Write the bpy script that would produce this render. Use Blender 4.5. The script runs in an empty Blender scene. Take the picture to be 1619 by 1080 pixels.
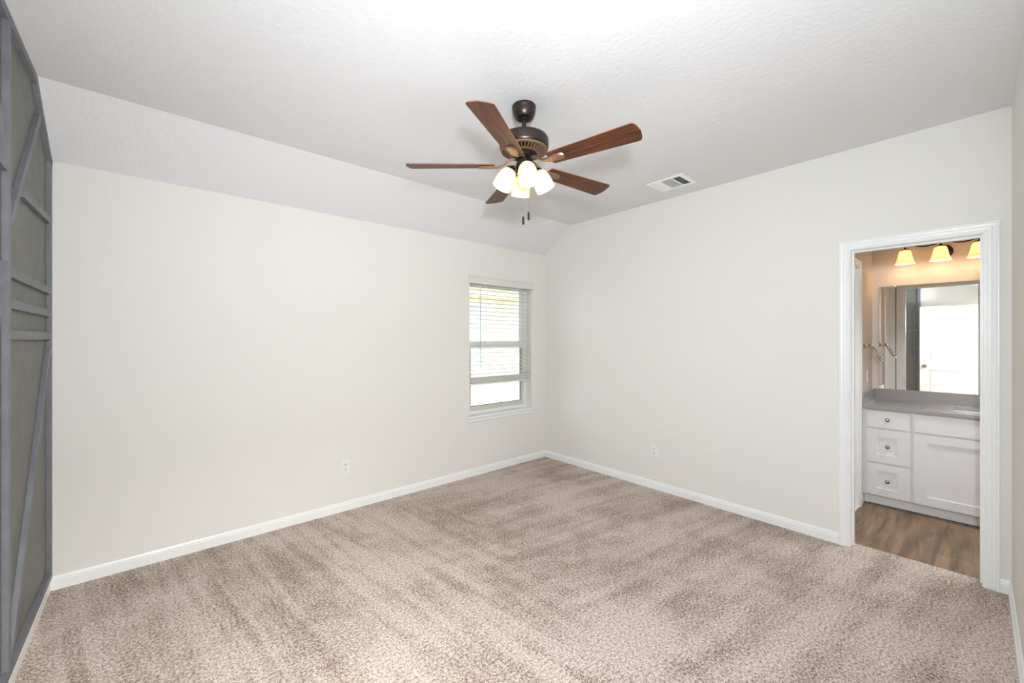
import bpy, bmesh, math, random
import numpy as np
from mathutils import Vector, Matrix
random.seed(7)
PI = math.pi
sc = bpy.context.scene
COL = sc.collection

# ------------------------------------------------------------------ camera, world, lights, exposure
YAW = math.radians(48.6246)                       # view direction, counter-clockwise from +X
CAM_H = 1.4351
cam_d = bpy.data.cameras.new('camera')
cam_d.sensor_width = 36.0
cam_d.lens = 646.79 / 1619 * 36.0
cam_d.shift_y = -(540 - 536.036) / 1619
cam_d.clip_start = 0.02
cam = bpy.data.objects.new('camera', cam_d)
COL.objects.link(cam)
cam.location = (0, 0, CAM_H)
cam.rotation_euler = (PI / 2, 0, YAW - PI / 2)
sc.camera = cam

sc.view_settings.view_transform = 'Standard'
sc.view_settings.look = 'None'
sc.view_settings.gamma = 1.0
sc.view_settings.use_curve_mapping = False
sc.view_settings.exposure = 0.04
sc.cycles.use_denoising = True
sc.cycles.max_bounces = 10
sc.cycles.diffuse_bounces = 6
sc.cycles.sample_clamp_indirect = 6.0
sc.cycles.caustics_reflective = False
sc.cycles.caustics_refractive = False

world = bpy.data.worlds.new('sky')
sc.world = world
world.use_nodes = True
bg = world.node_tree.nodes['Background']
bg.inputs[0].default_value = (0.86, 0.93, 1.0, 1)
bg.inputs[1].default_value = 4.0

def area(name, loc, target, size, power, color=(1, 1, 1), spread=180, size_y=None):
    d = bpy.data.lights.new(name, 'AREA')
    d.energy = power; d.color = color; d.size = size
    d.shape = 'DISK' if size_y is None else 'RECTANGLE'
    if size_y: d.size_y = size_y
    d.spread = math.radians(spread)
    o = bpy.data.objects.new(name, d); COL.objects.link(o)
    o.location = loc
    o.rotation_euler = (Vector(target) - Vector(loc)).to_track_quat('-Z', 'Y').to_euler()
    return o
def point(name, loc, power, color, r):
    d = bpy.data.lights.new(name, 'POINT')
    d.energy = power; d.color = color; d.shadow_soft_size = r
    o = bpy.data.objects.new(name, d); COL.objects.link(o); o.location = loc
    return o

# the photographer's flash beside the camera, and an unseen uplight added mid-room as soft fill
area('flash', (0.09, -0.085, 1.78), (2.4, 2.4, 1.58), 0.16, 69, (0.825, 0.905, 1.0))
area('fill_uplight', (1.0, 1.95, 1.5), (1.0, 1.95, 2.74), 1.9, 4.2, (0.84, 0.88, 0.92))
area('hall_fill', (0.1, -0.9, 2.35), (0.1, -0.9, 0), 0.5, 128, (1.0, 0.97, 0.88))  # added unseen lamp, fills the room through the entry doorway
area('bathroom_fill', (4.3, -0.25, 2.44), (4.3, -0.25, 0), 0.3, 9.5, (0.95, 0.97, 1.0), spread=95)  # unseen overhead fill added to brighten the vanity front
area('sunlit_sky', (4.0, 5.2, 6.0), (5.4, 6.9, 1.0), 2.5, 620, (1.0, 0.98, 0.94))

# ------------------------------------------------------------------ materials
def srgb(r, g, b):
    f = lambda c: (c / 255 / 12.92) if c / 255 <= 0.04045 else ((c / 255 + 0.055) / 1.055) ** 2.4
    return (f(r), f(g), f(b), 1)
def mat(name, color, rough=0.5, metal=0.0, spec=0.5, bump=None, coat=0.0):
    m = bpy.data.materials.new(name); m.use_nodes = True
    nt = m.node_tree; p = nt.nodes['Principled BSDF']
    p.inputs['Base Color'].default_value = color
    p.inputs['Roughness'].default_value = rough
    p.inputs['Metallic'].default_value = metal
    p.inputs['Specular IOR Level'].default_value = spec
    p.inputs['Coat Weight'].default_value = coat
    if bump:                                       # (noise scale, strength, distance)
        tc = nt.nodes.new('ShaderNodeTexCoord'); n = nt.nodes.new('ShaderNodeTexNoise')
        b = nt.nodes.new('ShaderNodeBump')
        n.inputs['Scale'].default_value = bump[0]; n.inputs['Detail'].default_value = 3
        b.inputs['Strength'].default_value = bump[1]; b.inputs['Distance'].default_value = bump[2]
        nt.links.new(tc.outputs['Object'], n.inputs['Vector'])
        nt.links.new(n.outputs['Fac'], b.inputs['Height'])
        nt.links.new(b.outputs['Normal'], p.inputs['Normal'])
    return m
def N(nt, t, **kw):
    n = nt.nodes.new(t)
    for k, v in kw.items():
        if hasattr(n, k): setattr(n, k, v)
        else: n.inputs[k.replace('_', ' ')].default_value = v
    return n

M = {}
M['wall'] = mat('wall_paint', srgb(230, 228, 222), 0.75, spec=0.25, bump=(90, 0.25, 0.0015))
M['ceiling'] = mat('ceiling_paint', srgb(226, 226, 227), 0.85, spec=0.15, bump=(42, 0.7, 0.003))
M['bath_wall'] = mat('bath_paint', srgb(222, 214, 206), 0.7, spec=0.25, bump=(90, 0.25, 0.0015))
M['trim'] = mat('trim_white', srgb(240, 241, 239), 0.35)
M['door_white'] = mat('door_white', srgb(240, 241, 240), 0.35)
M['plastic'] = mat('white_plastic', srgb(236, 237, 235), 0.35)
M['socket'] = mat('socket_plastic', srgb(228, 229, 226), 0.4)
M['slot'] = mat('dark_slot', srgb(70, 68, 66), 0.6)
M['blind'] = mat('blind_white', srgb(222, 221, 214), 0.45)
M['cord'] = mat('cord', srgb(215, 214, 208), 0.8)
M['vinyl'] = mat('window_vinyl', srgb(238, 238, 234), 0.4)
M['sash'] = mat('sash_almond', srgb(206, 204, 190), 0.45)
M['gasket'] = mat('gasket', srgb(96, 100, 102), 0.6)
M['bronze'] = mat('oiled_bronze', srgb(76, 66, 62), 0.34, metal=0.85)
M['bronze_dark'] = mat('dark_bronze', srgb(44, 36, 33), 0.5, metal=0.6)
M['iron'] = mat('blade_iron_bronze', srgb(146, 120, 100), 0.42, metal=0.75)
M['nickel'] = mat('polished_nickel', srgb(190, 182, 172), 0.12, metal=1.0)
M['chrome'] = mat('chrome', srgb(205, 200, 195), 0.08, metal=1.0)
M['cabinet'] = mat('cabinet_paint', srgb(230, 230, 231), 0.4)
M['mirror'] = mat('mirror_silver', (0.93, 0.94, 0.93, 1), 0.0, metal=1.0)
M['mirror_edge'] = mat('mirror_edge', srgb(120, 128, 120), 0.2)
M['sink'] = mat('sink_porcelain', srgb(240, 238, 232), 0.12)
M['vent_dark'] = mat('vent_inside', srgb(60, 62, 64), 0.8)
M['vent'] = mat('vent_white', srgb(246, 246, 244), 0.4)
M['fascia'] = mat('fascia_yellow', srgb(214, 212, 176), 0.7)
M['shingle'] = mat('shingle', srgb(150, 140, 130), 0.9, bump=(60, 0.4, 0.01))
M['ext_glass'] = mat('far_glass', srgb(196, 212, 208), 0.1, spec=0.6)
M['grass'] = mat('grass', srgb(120, 135, 80), 0.9, bump=(200, 0.6, 0.02))

def emis(name, color, strength, base=(0.9, 0.88, 0.82, 1)):
    m = mat(name, base, 0.35); p = m.node_tree.nodes['Principled BSDF']
    p.inputs['Emission Color'].default_value = color
    p.inputs['Emission Strength'].default_value = strength
    return m
M['fan_bulb'] = emis('fan_bulb_glow', (1.0, 0.93, 0.78, 1), 5.0)
M['vanity_bulb'] = emis('vanity_bulb_glow', (1.0, 0.84, 0.58, 1), 12.0)

def frosted(name, tint, glow, strength):
    """lit frosted glass: lets light through, scatters it and glows from the lamp inside"""
    m = bpy.data.materials.new(name); m.use_nodes = True; nt = m.node_tree
    p = nt.nodes['Principled BSDF']; out = nt.nodes['Material Output']
    p.inputs['Base Color'].default_value = tint; p.inputs['Roughness'].default_value = 0.3
    p.inputs['Emission Color'].default_value = glow
    p.inputs['Emission Strength'].default_value = strength
    tr = N(nt, 'ShaderNodeBsdfTranslucent'); tr.inputs[0].default_value = tint
    mx = N(nt, 'ShaderNodeMixShader'); mx.inputs[0].default_value = 0.3
    nt.links.new(p.outputs[0], mx.inputs[1]); nt.links.new(tr.outputs[0], mx.inputs[2])
    nt.links.new(mx.outputs[0], out.inputs[0])
    return m
M['fan_glass'] = frosted('fan_shade_glass', (0.96, 0.88, 0.70, 1), (1.0, 0.82, 0.54, 1), 0.10)
M['vanity_glass'] = frosted('vanity_shade_glass', (0.96, 0.86, 0.70, 1), (1.0, 0.66, 0.34, 1), 0.32)

def pane_mat():
    m = bpy.data.materials.new('window_glass'); m.use_nodes = True; nt = m.node_tree
    out = nt.nodes['Material Output']; nt.nodes.remove(nt.nodes['Principled BSDF'])
    t = N(nt, 'ShaderNodeBsdfTransparent'); t.inputs[0].default_value = (0.95, 0.97, 0.96, 1)
    g = N(nt, 'ShaderNodeBsdfGlossy'); g.inputs['Roughness'].default_value = 0.0
    f = N(nt, 'ShaderNodeFresnel'); f.inputs[0].default_value = 1.25
    mx = N(nt, 'ShaderNodeMixShader')
    nt.links.new(f.outputs[0], mx.inputs[0]); nt.links.new(t.outputs[0], mx.inputs[1]); nt.links.new(g.outputs[0], mx.inputs[2])
    nt.links.new(mx.outputs[0], out.inputs[0])
    return m
M['pane'] = pane_mat()

def ramp(nt, stops):
    r = nt.nodes.new('ShaderNodeValToRGB'); e = r.color_ramp.elements
    e[0].position, e[0].color = stops[0]; e[1].position, e[1].color = stops[-1]
    for p, c in stops[1:-1]:
        x = e.new(p); x.color = c
    return r
def wood_mat():
    m = bpy.data.materials.new('walnut_blade'); m.use_nodes = True; nt = m.node_tree; p = nt.nodes['Principled BSDF']
    tc = N(nt, 'ShaderNodeTexCoord'); mp = N(nt, 'ShaderNodeMapping'); mp.inputs['Scale'].default_value = (2.2, 38, 38)
    n = N(nt, 'ShaderNodeTexNoise', Scale=1.6, Detail=6, Roughness=0.65, Distortion=0.6)
    r = ramp(nt, [(0.3, srgb(48, 26, 18)), (0.5, srgb(84, 46, 27)), (0.7, srgb(122, 70, 40))])
    nt.links.new(tc.outputs['Object'], mp.inputs[0]); nt.links.new(mp.outputs[0], n.inputs['Vector'])
    nt.links.new(n.outputs['Fac'], r.inputs[0]); nt.links.new(r.outputs[0], p.inputs['Base Color'])
    p.inputs['Roughness'].default_value = 0.42; p.inputs['Specular IOR Level'].default_value = 0.3
    return m
M['blade'] = wood_mat()
M['blade_edge'] = mat('blade_edge', srgb(150, 100, 70), 0.4)

def panel_mat(name, c1, c2, scale):
    m = mat(name, c1, 0.55, spec=0.4, bump=(260, 0.35, 0.0006)); nt = m.node_tree; p = nt.nodes['Principled BSDF']
    tc = N(nt, 'ShaderNodeTexCoord'); n = N(nt, 'ShaderNodeTexNoise', Scale=scale, Detail=5, Roughness=0.7)
    r = ramp(nt, [(0.35, c1), (0.7, c2)])
    nt.links.new(tc.outputs['Object'], n.inputs['Vector']); nt.links.new(n.outputs['Fac'], r.inputs[0])
    nt.links.new(r.outputs[0], p.inputs['Base Color'])
    return m
M['panel'] = panel_mat('accent_panel_paint', srgb(104, 104, 100), srgb(116, 116, 111), 7)
M['batten'] = panel_mat('accent_batten_paint', srgb(112, 113, 118), srgb(126, 127, 133), 9)
M['counter'] = panel_mat('granite_counter', srgb(140, 138, 136), srgb(182, 179, 176), 240)
M['counter'].node_tree.nodes['Principled BSDF'].inputs['Roughness'].default_value = 0.14

def carpet_mat():
    m = bpy.data.materials.new('carpet_pile'); m.use_nodes = True; nt = m.node_tree; p = nt.nodes['Principled BSDF']
    L = nt.links.new
    tc = N(nt, 'ShaderNodeTexCoord'); sx = N(nt, 'ShaderNodeSeparateXYZ'); L(tc.outputs['Object'], sx.inputs[0])
    def math_(op, a, b_, c=None):
        n = N(nt, 'ShaderNodeMath', operation=op)
        for i, v in enumerate((a, b_, c)):
            if v is None: continue
            if isinstance(v, (int, float)): n.inputs[i].default_value = v
            else: L(v, n.inputs[i])
        return n.outputs[0]
    def noise(vec, scale, detail, rough, dist=0.0):
        n = N(nt, 'ShaderNodeTexNoise', Scale=scale, Detail=detail, Roughness=rough, Distortion=dist); L(vec, n.inputs['Vector']); return n.outputs['Fac']
    def remap(v, a, b_, c, d):
        n = N(nt, 'ShaderNodeMapRange'); L(v, n.inputs['Value'])
        for k, x in zip(('From Min', 'From Max', 'To Min', 'To Max'), (a, b_, c, d)): n.inputs[k].default_value = x
        return n.outputs[0]
    def strokes(deg, along, across):
        """vacuum strokes running in direction deg on the floor"""
        vr = N(nt, 'ShaderNodeVectorRotate', rotation_type='Z_AXIS'); vr.inputs['Angle'].default_value = math.radians(-deg); L(tc.outputs['Object'], vr.inputs['Vector'])
        mp = N(nt, 'ShaderNodeMapping'); mp.inputs['Scale'].default_value = (along, across, 1); L(vr.outputs[0], mp.inputs[0])
        return noise(mp.outputs[0], 1.0, 2, 0.5, 0.25)
    O = tc.outputs['Object']
    sa = strokes(-83, 1.0, 13.0); sb = strokes(171, 0.9, 7.0)
    mask = remap(math_('ADD', sx.outputs['X'], math_('MULTIPLY', noise(O, 1.2, 2, 0.5), 0.8)), 1.75, 2.35, 0.0, 1.0)
    mixn = N(nt, 'ShaderNodeMix', data_type='FLOAT'); L(mask, mixn.inputs[0]); L(sa, mixn.inputs[2]); L(sb, mixn.inputs[3])
    big = noise(O, 1.3, 5, 0.62); mid = noise(O, 11, 3, 0.6)
    lay = math_('MULTIPLY_ADD', mixn.outputs[0], 0.55, math_('MULTIPLY_ADD', mid, 0.25, math_('MULTIPLY', big, 0.75)))
    grain = math_('ADD', math_('MULTIPLY', noise(O, 78, 4, 0.85), 0.7), math_('MULTIPLY', noise(O, 190, 1, 0.5), 0.3))
    # where the pile leans away more of the dark gaps between yarn ends show
    lean = remap(lay, 0.64, 0.86, -0.030, 0.032)
    tuft = ramp(nt, [(0.38, srgb(92, 74, 62)), (0.455, srgb(154, 136, 124)), (0.51, srgb(190, 174, 163)), (0.60, srgb(232, 220, 212))])
    L(math_('ADD', grain, lean), tuft.inputs[0])
    L(tuft.outputs[0], p.inputs['Base Color'])
    p.inputs['Roughness'].default_value = 1.0; p.inputs['Specular IOR Level'].default_value = 0.03
    bp = N(nt, 'ShaderNodeBump'); bp.inputs['Strength'].default_value = 0.6; bp.inputs['Distance'].default_value = 0.005
    L(grain, bp.inputs['Height']); L(bp.outputs[0], p.inputs['Normal'])
    return m
M['carpet'] = carpet_mat()

def tile_mat():
    m = bpy.data.materials.new('wood_look_tile'); m.use_nodes = True; nt = m.node_tree; p = nt.nodes['Principled BSDF']; L = nt.links.new
    tc = N(nt, 'ShaderNodeTexCoord')
    br = N(nt, 'ShaderNodeTexBrick'); br.offset = 0.38; br.offset_frequency = 2
    br.inputs['Scale'].default_value = 1; br.inputs['Brick Width'].default_value = 0.9; br.inputs['Row Height'].default_value = 0.197
    br.inputs['Mortar Size'].default_value = 0.0035; br.inputs['Mortar Smooth'].default_value = 0.1
    br.inputs['Color1'].default_value = (0.75, 0.75, 0.75, 1); br.inputs['Color2'].default_value = (1.12, 1.12, 1.12, 1)
    br.inputs['Mortar'].default_value = (1, 1, 1, 1)
    mp0 = N(nt, 'ShaderNodeMapping'); mp0.inputs['Location'].default_value = (0.21, -0.007, 0)
    L(tc.outputs['Object'], mp0.inputs[0]); L(mp0.outputs[0], br.inputs['Vector'])
    mp = N(nt, 'ShaderNodeMapping'); mp.inputs['Scale'].default_value = (1.2, 12, 1)
    n = N(nt, 'ShaderNodeTexNoise', Scale=1.5, Detail=7, Roughness=0.62, Distortion=0.5)
    L(tc.outputs['Object'], mp.inputs[0]); L(mp.outputs[0], n.inputs['Vector'])
    r = ramp(nt, [(0.3, srgb(84, 68, 50)), (0.5, srgb(134, 107, 79)), (0.72, srgb(166, 136, 106))])
    L(n.outputs['Fac'], r.inputs[0])
    mu = N(nt, 'ShaderNodeMix', data_type='RGBA', blend_type='MULTIPLY'); mu.inputs[0].default_value = 1.0
    L(r.outputs[0], mu.inputs[6]); L(br.outputs['Color'], mu.inputs[7]); gm = N(nt, 'ShaderNodeMix', data_type='RGBA'); L(br.outputs['Fac'], gm.inputs[0]); L(mu.outputs[2], gm.inputs[6]); gm.inputs[7].default_value = srgb(122, 108, 90); L(gm.outputs[2], p.inputs['Base Color'])
    bp = N(nt, 'ShaderNodeBump'); bp.inputs['Strength'].default_value = 0.5; bp.inputs['Distance'].default_value = 0.002; bp.invert = True
    L(br.outputs['Fac'], bp.inputs['Height']); L(bp.outputs[0], p.inputs['Normal'])
    p.inputs['Roughness'].default_value = 0.42
    return m
M['tile'] = tile_mat()

def brick_mat():
    m = bpy.data.materials.new('pale_brick'); m.use_nodes = True; nt = m.node_tree; p = nt.nodes['Principled BSDF']; L = nt.links.new
    tc = N(nt, 'ShaderNodeTexCoord'); sx = N(nt, 'ShaderNodeSeparateXYZ'); cx = N(nt, 'ShaderNodeCombineXYZ')
    L(tc.outputs['Object'], sx.inputs[0]); L(sx.outputs['X'], cx.inputs['X']); L(sx.outputs['Z'], cx.inputs['Y'])
    br = N(nt, 'ShaderNodeTexBrick'); br.inputs['Scale'].default_value = 1
    br.inputs['Brick Width'].default_value = 0.31; br.inputs['Row Height'].default_value = 0.085; br.inputs['Mortar Size'].default_value = 0.006
    br.inputs['Color1'].default_value = srgb(224, 212, 198); br.inputs['Color2'].default_value = srgb(208, 180, 160); br.inputs['Mortar'].default_value = srgb(226, 220, 208)
    br.inputs['Bias'].default_value = -0.25
    L(cx.outputs[0], br.inputs['Vector']); L(br.outputs['Color'], p.inputs['Base Color'])
    p.inputs['Roughness'].default_value = 0.9
    return m
M['brick'] = brick_mat()

# ------------------------------------------------------------------ mesh helpers
class MB:
    def __init__(s): s.v, s.f = [], []
    def add(s, verts, faces):
        o = len(s.v); s.v += [Vector(p) for p in verts]; s.f += [tuple(i + o for i in f) for f in faces]; return s
    def box(s, x0, y0, z0, x1, y1, z1):
        x0, x1 = sorted((x0, x1)); y0, y1 = sorted((y0, y1)); z0, z1 = sorted((z0, z1))
        v = [(x, y, z) for z in (z0, z1) for y in (y0, y1) for x in (x0, x1)]
        return s.add(v, [(0, 2, 3, 1), (4, 5, 7, 6), (0, 1, 5, 4), (2, 6, 7, 3), (0, 4, 6, 2), (1, 3, 7, 5)])
    def prism(s, base, vec):
        """polygon (list of 3-D points) swept by vec"""
        n = len(base); vec = Vector(vec); b = [Vector(p) for p in base]
        s.add(b + [p + vec for p in b], [tuple(range(n))[::-1], tuple(range(n, 2 * n))] + [(i, (i + 1) % n, n + (i + 1) % n, n + i) for i in range(n)])
        return s
    def lathe(s, prof, c=(0, 0, 0), axis=(0, 0, 1), seg=40, closed=False):
        """prof: (radius, height) along axis from c"""
        a = Vector(axis).normalized(); q = Vector((0, 0, 1)).rotation_difference(a).to_matrix(); c = Vector(c)
        v = []
        for r, h in prof:
            for k in range(seg):
                t = 2 * PI * k / seg
                v.append(c + q @ Vector((r * math.cos(t), r * math.sin(t), h)))
        f = []
        n = len(prof)
        for i in range(n - 1 if not closed else n):
            j = (i + 1) % n
            for k in range(seg):
                k2 = (k + 1) % seg
                f.append((i * seg + k, i * seg + k2, j * seg + k2, j * seg + k))
        if not closed:
            if prof[0][0] > 1e-6: f.append(tuple(range(seg))[::-1])
            if prof[-1][0] > 1e-6: f.append(tuple((n - 1) * seg + k for k in range(seg)))
        return s.add(v, f)
    def tube(s, pts, r, seg=12, r2=None, up=(0, 0, 1)):
        """round (or oval, r2) bar along pts; r may be a list"""
        pts = [Vector(p) for p in pts]; n = len(pts); v = []; f = []
        for i, p in enumerate(pts):
            t = (pts[min(i + 1, n - 1)] - pts[max(i - 1, 0)]).normalized()
            u = Vector(up); 
            if abs(t.dot(u)) > 0.95: u = Vector((1, 0, 0)) if abs(t.x) < 0.9 else Vector((0, 1, 0))
            a = t.cross(u).normalized(); b = a.cross(t).normalized()
            ra = r[i] if isinstance(r, (list, tuple)) else r
            rb = (r2[i] if isinstance(r2, (list, tuple)) else r2) if r2 else ra
            for k in range(seg):
                g = 2 * PI * k / seg
                v.append(p + a * (ra * math.cos(g)) + b * (rb * math.sin(g)))
        for i in range(n - 1):
            for k in range(seg):
                k2 = (k + 1) % seg
                f.append((i * seg + k, i * seg + k2, (i + 1) * seg + k2, (i + 1) * seg + k))
        f.append(tuple(range(seg))[::-1]); f.append(tuple((n - 1) * seg + k for k in range(seg)))
        return s.add(v, f)
    def build(s, name, m, parent=None, origin=None, smooth=False, bevel=0, local=False, matrix=None):
        org = Vector(origin) if origin is not None else Vector((0, 0, 0))
        off = Vector((0, 0, 0))
        q = parent
        while q is not None:
            off += q.location; q = q.parent
        me = bpy.data.meshes.new(name)
        vs = s.v if local else [p - off - org for p in s.v]
        me.from_pydata([tuple(p) for p in vs], [], s.f)
        bm = bmesh.new(); bm.from_mesh(me)
        bmesh.ops.recalc_face_normals(bm, faces=bm.faces)
        bm.to_mesh(me); bm.free()
        me.materials.append(m if not isinstance(m, str) else M[m])
        if smooth:
            for p in me.polygons: p.use_smooth = True
            try: me.set_sharp_from_angle(angle=math.radians(38))
            except Exception: pass
        o = bpy.data.objects.new(name, me); COL.objects.link(o)
        o.parent = parent
        o.location = org if not local else (matrix.to_translation() if matrix else (0, 0, 0))
        if matrix: o.matrix_local = matrix
        if bevel:
            b = o.modifiers.new('bevel', 'BEVEL'); b.width = bevel; b.segments = 2; b.limit_method = 'ANGLE'
        return o
def thing(name, label, cat, loc, group=None):
    o = bpy.data.objects.new(name, None); COL.objects.link(o); o.location = loc; o.empty_display_size = 0.05
    o['label'] = label; o['category'] = cat
    if group: o['group'] = group
    return o
def tag(o, label, cat, group=None):
    o['label'] = label; o['category'] = cat
    if group: o['group'] = group
    return o
def struct(o):
    o['kind'] = 'structure'; return o
def copy_tree(o, parent=None):
    c = o.copy(); COL.objects.link(c); c.parent = parent
    for ch in list(o.children): copy_tree(ch, c)
    return c

# ------------------------------------------------------------------ room dimensions (metres)
XG, XD = -0.4261, 3.6172           # face of the battens on the grey wall / face of the bathroom door wall
XW = XG - 0.019                    # grey panel surface
YW, YS = 3.4931, -0.1309           # window wall, near side wall
YSL, HW, HC = 3.0859, 2.4539, 2.743
WT = 0.115                         # interior wall thickness
XB0, XB1, YB, YBR = XD + WT, 5.25, 0.668, -0.62   # bathroom: from, back wall, left wall, right wall
WX0, WX1, WZ0, WZ1 = 2.488, 3.385, 0.612, 2.075   # window opening
WTK = 0.17                         # outside wall thickness
DY0, DY1, DZ = -0.022, 0.573, 2.045               # bathroom door opening
EX0, EX1 = -0.36, 0.45             # entry doorway in the near side wall (behind the camera)

# floor and carpet
b = MB()
b.box(XG - 0.12, YS - 0.02, -0.03, XD, YW, 0.0)
b.box(XD, DY0, -0.03, XD + 0.092, DY1, 0.0)
b.box(EX0, YS - 1.9, -0.03, EX1 + 0.6, YS - 0.02, 0.0)
floor = struct(b.build('floor', 'carpet'))
struct(MB().box(XB0 - 0.023, YBR, -0.03, XB1, YB, -0.004).build('floor_bathroom', 'tile'))

# walls
b = MB()
b.box(XG - 0.12, YW, 0, WX0, YW + WTK, HC); b.box(WX1, YW, 0, XD + WT, YW + WTK, HC)
b.box(WX0, YW, 0, WX1, YW + WTK, WZ0 - 0.0); b.box(WX0, YW, WZ1, WX1, YW + WTK, HC)
struct(b.build('wall_back', 'wall'))
b = MB()
b.box(XD, DY1 + 0.012, 0, XB0, YW, HC + 0.1); b.box(XD, YBR - 0.12, 0, XB0, DY0 - 0.012, HC + 0.1)
b.box(XD, DY0 - 0.012, DZ + 0.012, XB0, DY1 + 0.012, HC + 0.1)
struct(b.build('wall_right', 'wall'))
b = MB()
b.box(EX1, YS - WT, 0, XD, YS, HC + 0.1); b.box(XG - 0.12, YS - WT, 0, EX0, YS, HC + 0.1)
b.box(EX0, YS - WT, DZ, EX1, YS, HC + 0.1)
struct(b.build('wall_front', 'wall'))
struct(MB().box(XW - 0.1, YS - WT, 0, XW, YW, HC + 0.1).build('wall_left', 'wall'))
YA = 0.70                          # the grey panelling ends here; plain wall behind the open entry door
# bathroom walls
struct(MB().box(XB1, YBR - 0.12, 0, XB1 + 0.12, YB + 0.12, 2.6).build('wall_bathroom_back', 'bath_wall'))
LX0, LX1 = 3.80, 4.522             # closed door in the bathroom's left wall
b = MB()
b.box(XB0, YB, 0, LX0, YB + 0.12, 2.6); b.box(LX1, YB, 0, XB1, YB + 0.12, 2.6); b.box(LX0, YB, DZ, LX1, YB + 0.12, 2.6)
struct(b.build('wall_bathroom_left', 'bath_wall'))
struct(MB().box(XB0, YBR - 0.12, 0, XB1, YBR, 2.6).build('wall_bathroom_right', 'bath_wall'))
struct(MB().box(XB0, YBR - 0.12, 2.45, XB1, YB, 2.6).build('ceiling_bathroom', 'bath_wall'))
struct(MB().box(LX0 - 0.1, YB + 0.12, -0.03, LX1 + 0.1, YB + 0.2, 2.3).box(LX0, YB, -0.03, LX1, YB + 0.12, -0.004).build('light_leak_backing', 'wall'))  # unseen backing added behind the closed door to stop outside light leaking in
# paint of the bathroom on its own side of the shared wall
b = MB()
b.box(XB0, DY1 + 0.012, 0, XB0 + 0.003, YB, 2.45); b.box(XB0, YBR, 0, XB0 + 0.003, DY0 - 0.012, 2.45)
b.box(XB0, DY0 - 0.012, DZ + 0.012, XB0 + 0.003, DY1 + 0.012, 2.45)
struct(b.build('wall_bathroom_front', 'bath_wall'))
# hall behind the entry doorway
b = MB()
b.box(-0.48, -2.03, 0, -0.36, YS - WT, 2.6); b.box(1.05, -2.03, 0, 1.17, YS - WT, 2.6); b.box(-0.48, -2.15, 0, 1.17, -2.03, 2.6)
struct(b.build('wall_hall', 'wall'))
struct(MB().box(-0.48, -2.15, 2.44, 1.17, YS - WT, 2.6).build('ceiling_hall', 'ceiling'))
# ceiling: flat part and the slope down to the window wall, one solid
prof = [(YS - WT, HC), (YSL, HC), (YW, HW), (YW + 0.002, HW), (YW + 0.002, HC + 0.1), (YS - WT, HC + 0.1)]
struct(MB().prism([(XG - 0.12, y, z) for y, z in prof], (XD - XG + 0.12 + 0.002, 0, 0)).build('ceiling', 'ceiling'))

# baseboards: stepped profile (offset from wall, height)
BB = [(0, 0), (0.014, 0), (0.014, 0.052), (0.010, 0.056), (0.010, 0.064), (0.007, 0.070), (0.004, 0.0755), (0, 0.0755)]
def baseboard(name, p0, p1, nrm):
    nx, ny = nrm
    base = [(p0[0] + nx * o, p0[1] + ny * o, z) for o, z in BB]
    struct(MB().prism(base, (p1[0] - p0[0], p1[1] - p0[1], 0)).build(name, 'trim', origin=(p0[0], p0[1], 0)))
baseboard('baseboard_back', (XW, YW), (XD, YW), (0, -1))
baseboard('baseboard_right', (XD, 0.637), (XD, YW), (-1, 0))
baseboard('baseboard_right', (XD, YS), (XD, -0.086), (-1, 0))
baseboard('baseboard_front', (EX1 + 0.07, YS), (XD, YS), (0, 1))
baseboard('baseboard_left', (XW, YS), (XW, YW), (1, 0))
baseboard('baseboard_bathroom_left', (LX1 + 0.064, YB), (4.745, YB), (0, -1))

# ------------------------------------------------------------------ door casings (mitred, stepped profile)
CAS = [(0.0, 0.0), (0.0, 0.010), (0.004, 0.012), (0.009, 0.012), (0.011, 0.009), (0.014, 0.009), (0.017, 0.014), (0.030, 0.015), (0.033, 0.012),
       (0.036, 0.016), (0.048, 0.018), (0.051, 0.0155), (0.054, 0.020), (0.060, 0.020), (0.063, 0.016), (0.063, 0.0)]
def casing(name, plane, pos, sgn, a0, a1, ztop, parent, gap=0.004, zb=0.0):
    """three-sided casing around an opening a0..a1 in a wall plane ('x' or 'y' = pos), facing sgn"""
    mb = MB(); n = len(CAS); v = []
    for (da, dz, aa, zz) in ((-1, 0, a0 - gap, zb), (-1, 1, a0 - gap, ztop + gap), (1, 1, a1 + gap, ztop + gap), (1, 0, a1 + gap, zb)):
        for o, t in CAS:
            a = aa + da * o; z = zz + dz * o
            v.append((pos + sgn * t, a, z) if plane == 'x' else (a, pos + sgn * t, z))
    f = []
    for s_ in range(3):
        for i in range(n):
            j = (i + 1) % n
            f.append((s_ * n + i, s_ * n + j, (s_ + 1) * n + j, (s_ + 1) * n + i))
    f += [tuple(range(n)), tuple(3 * n + i for i in range(n))]
    mb.add(v, f)
    return mb.build(name, 'trim', parent)

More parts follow.
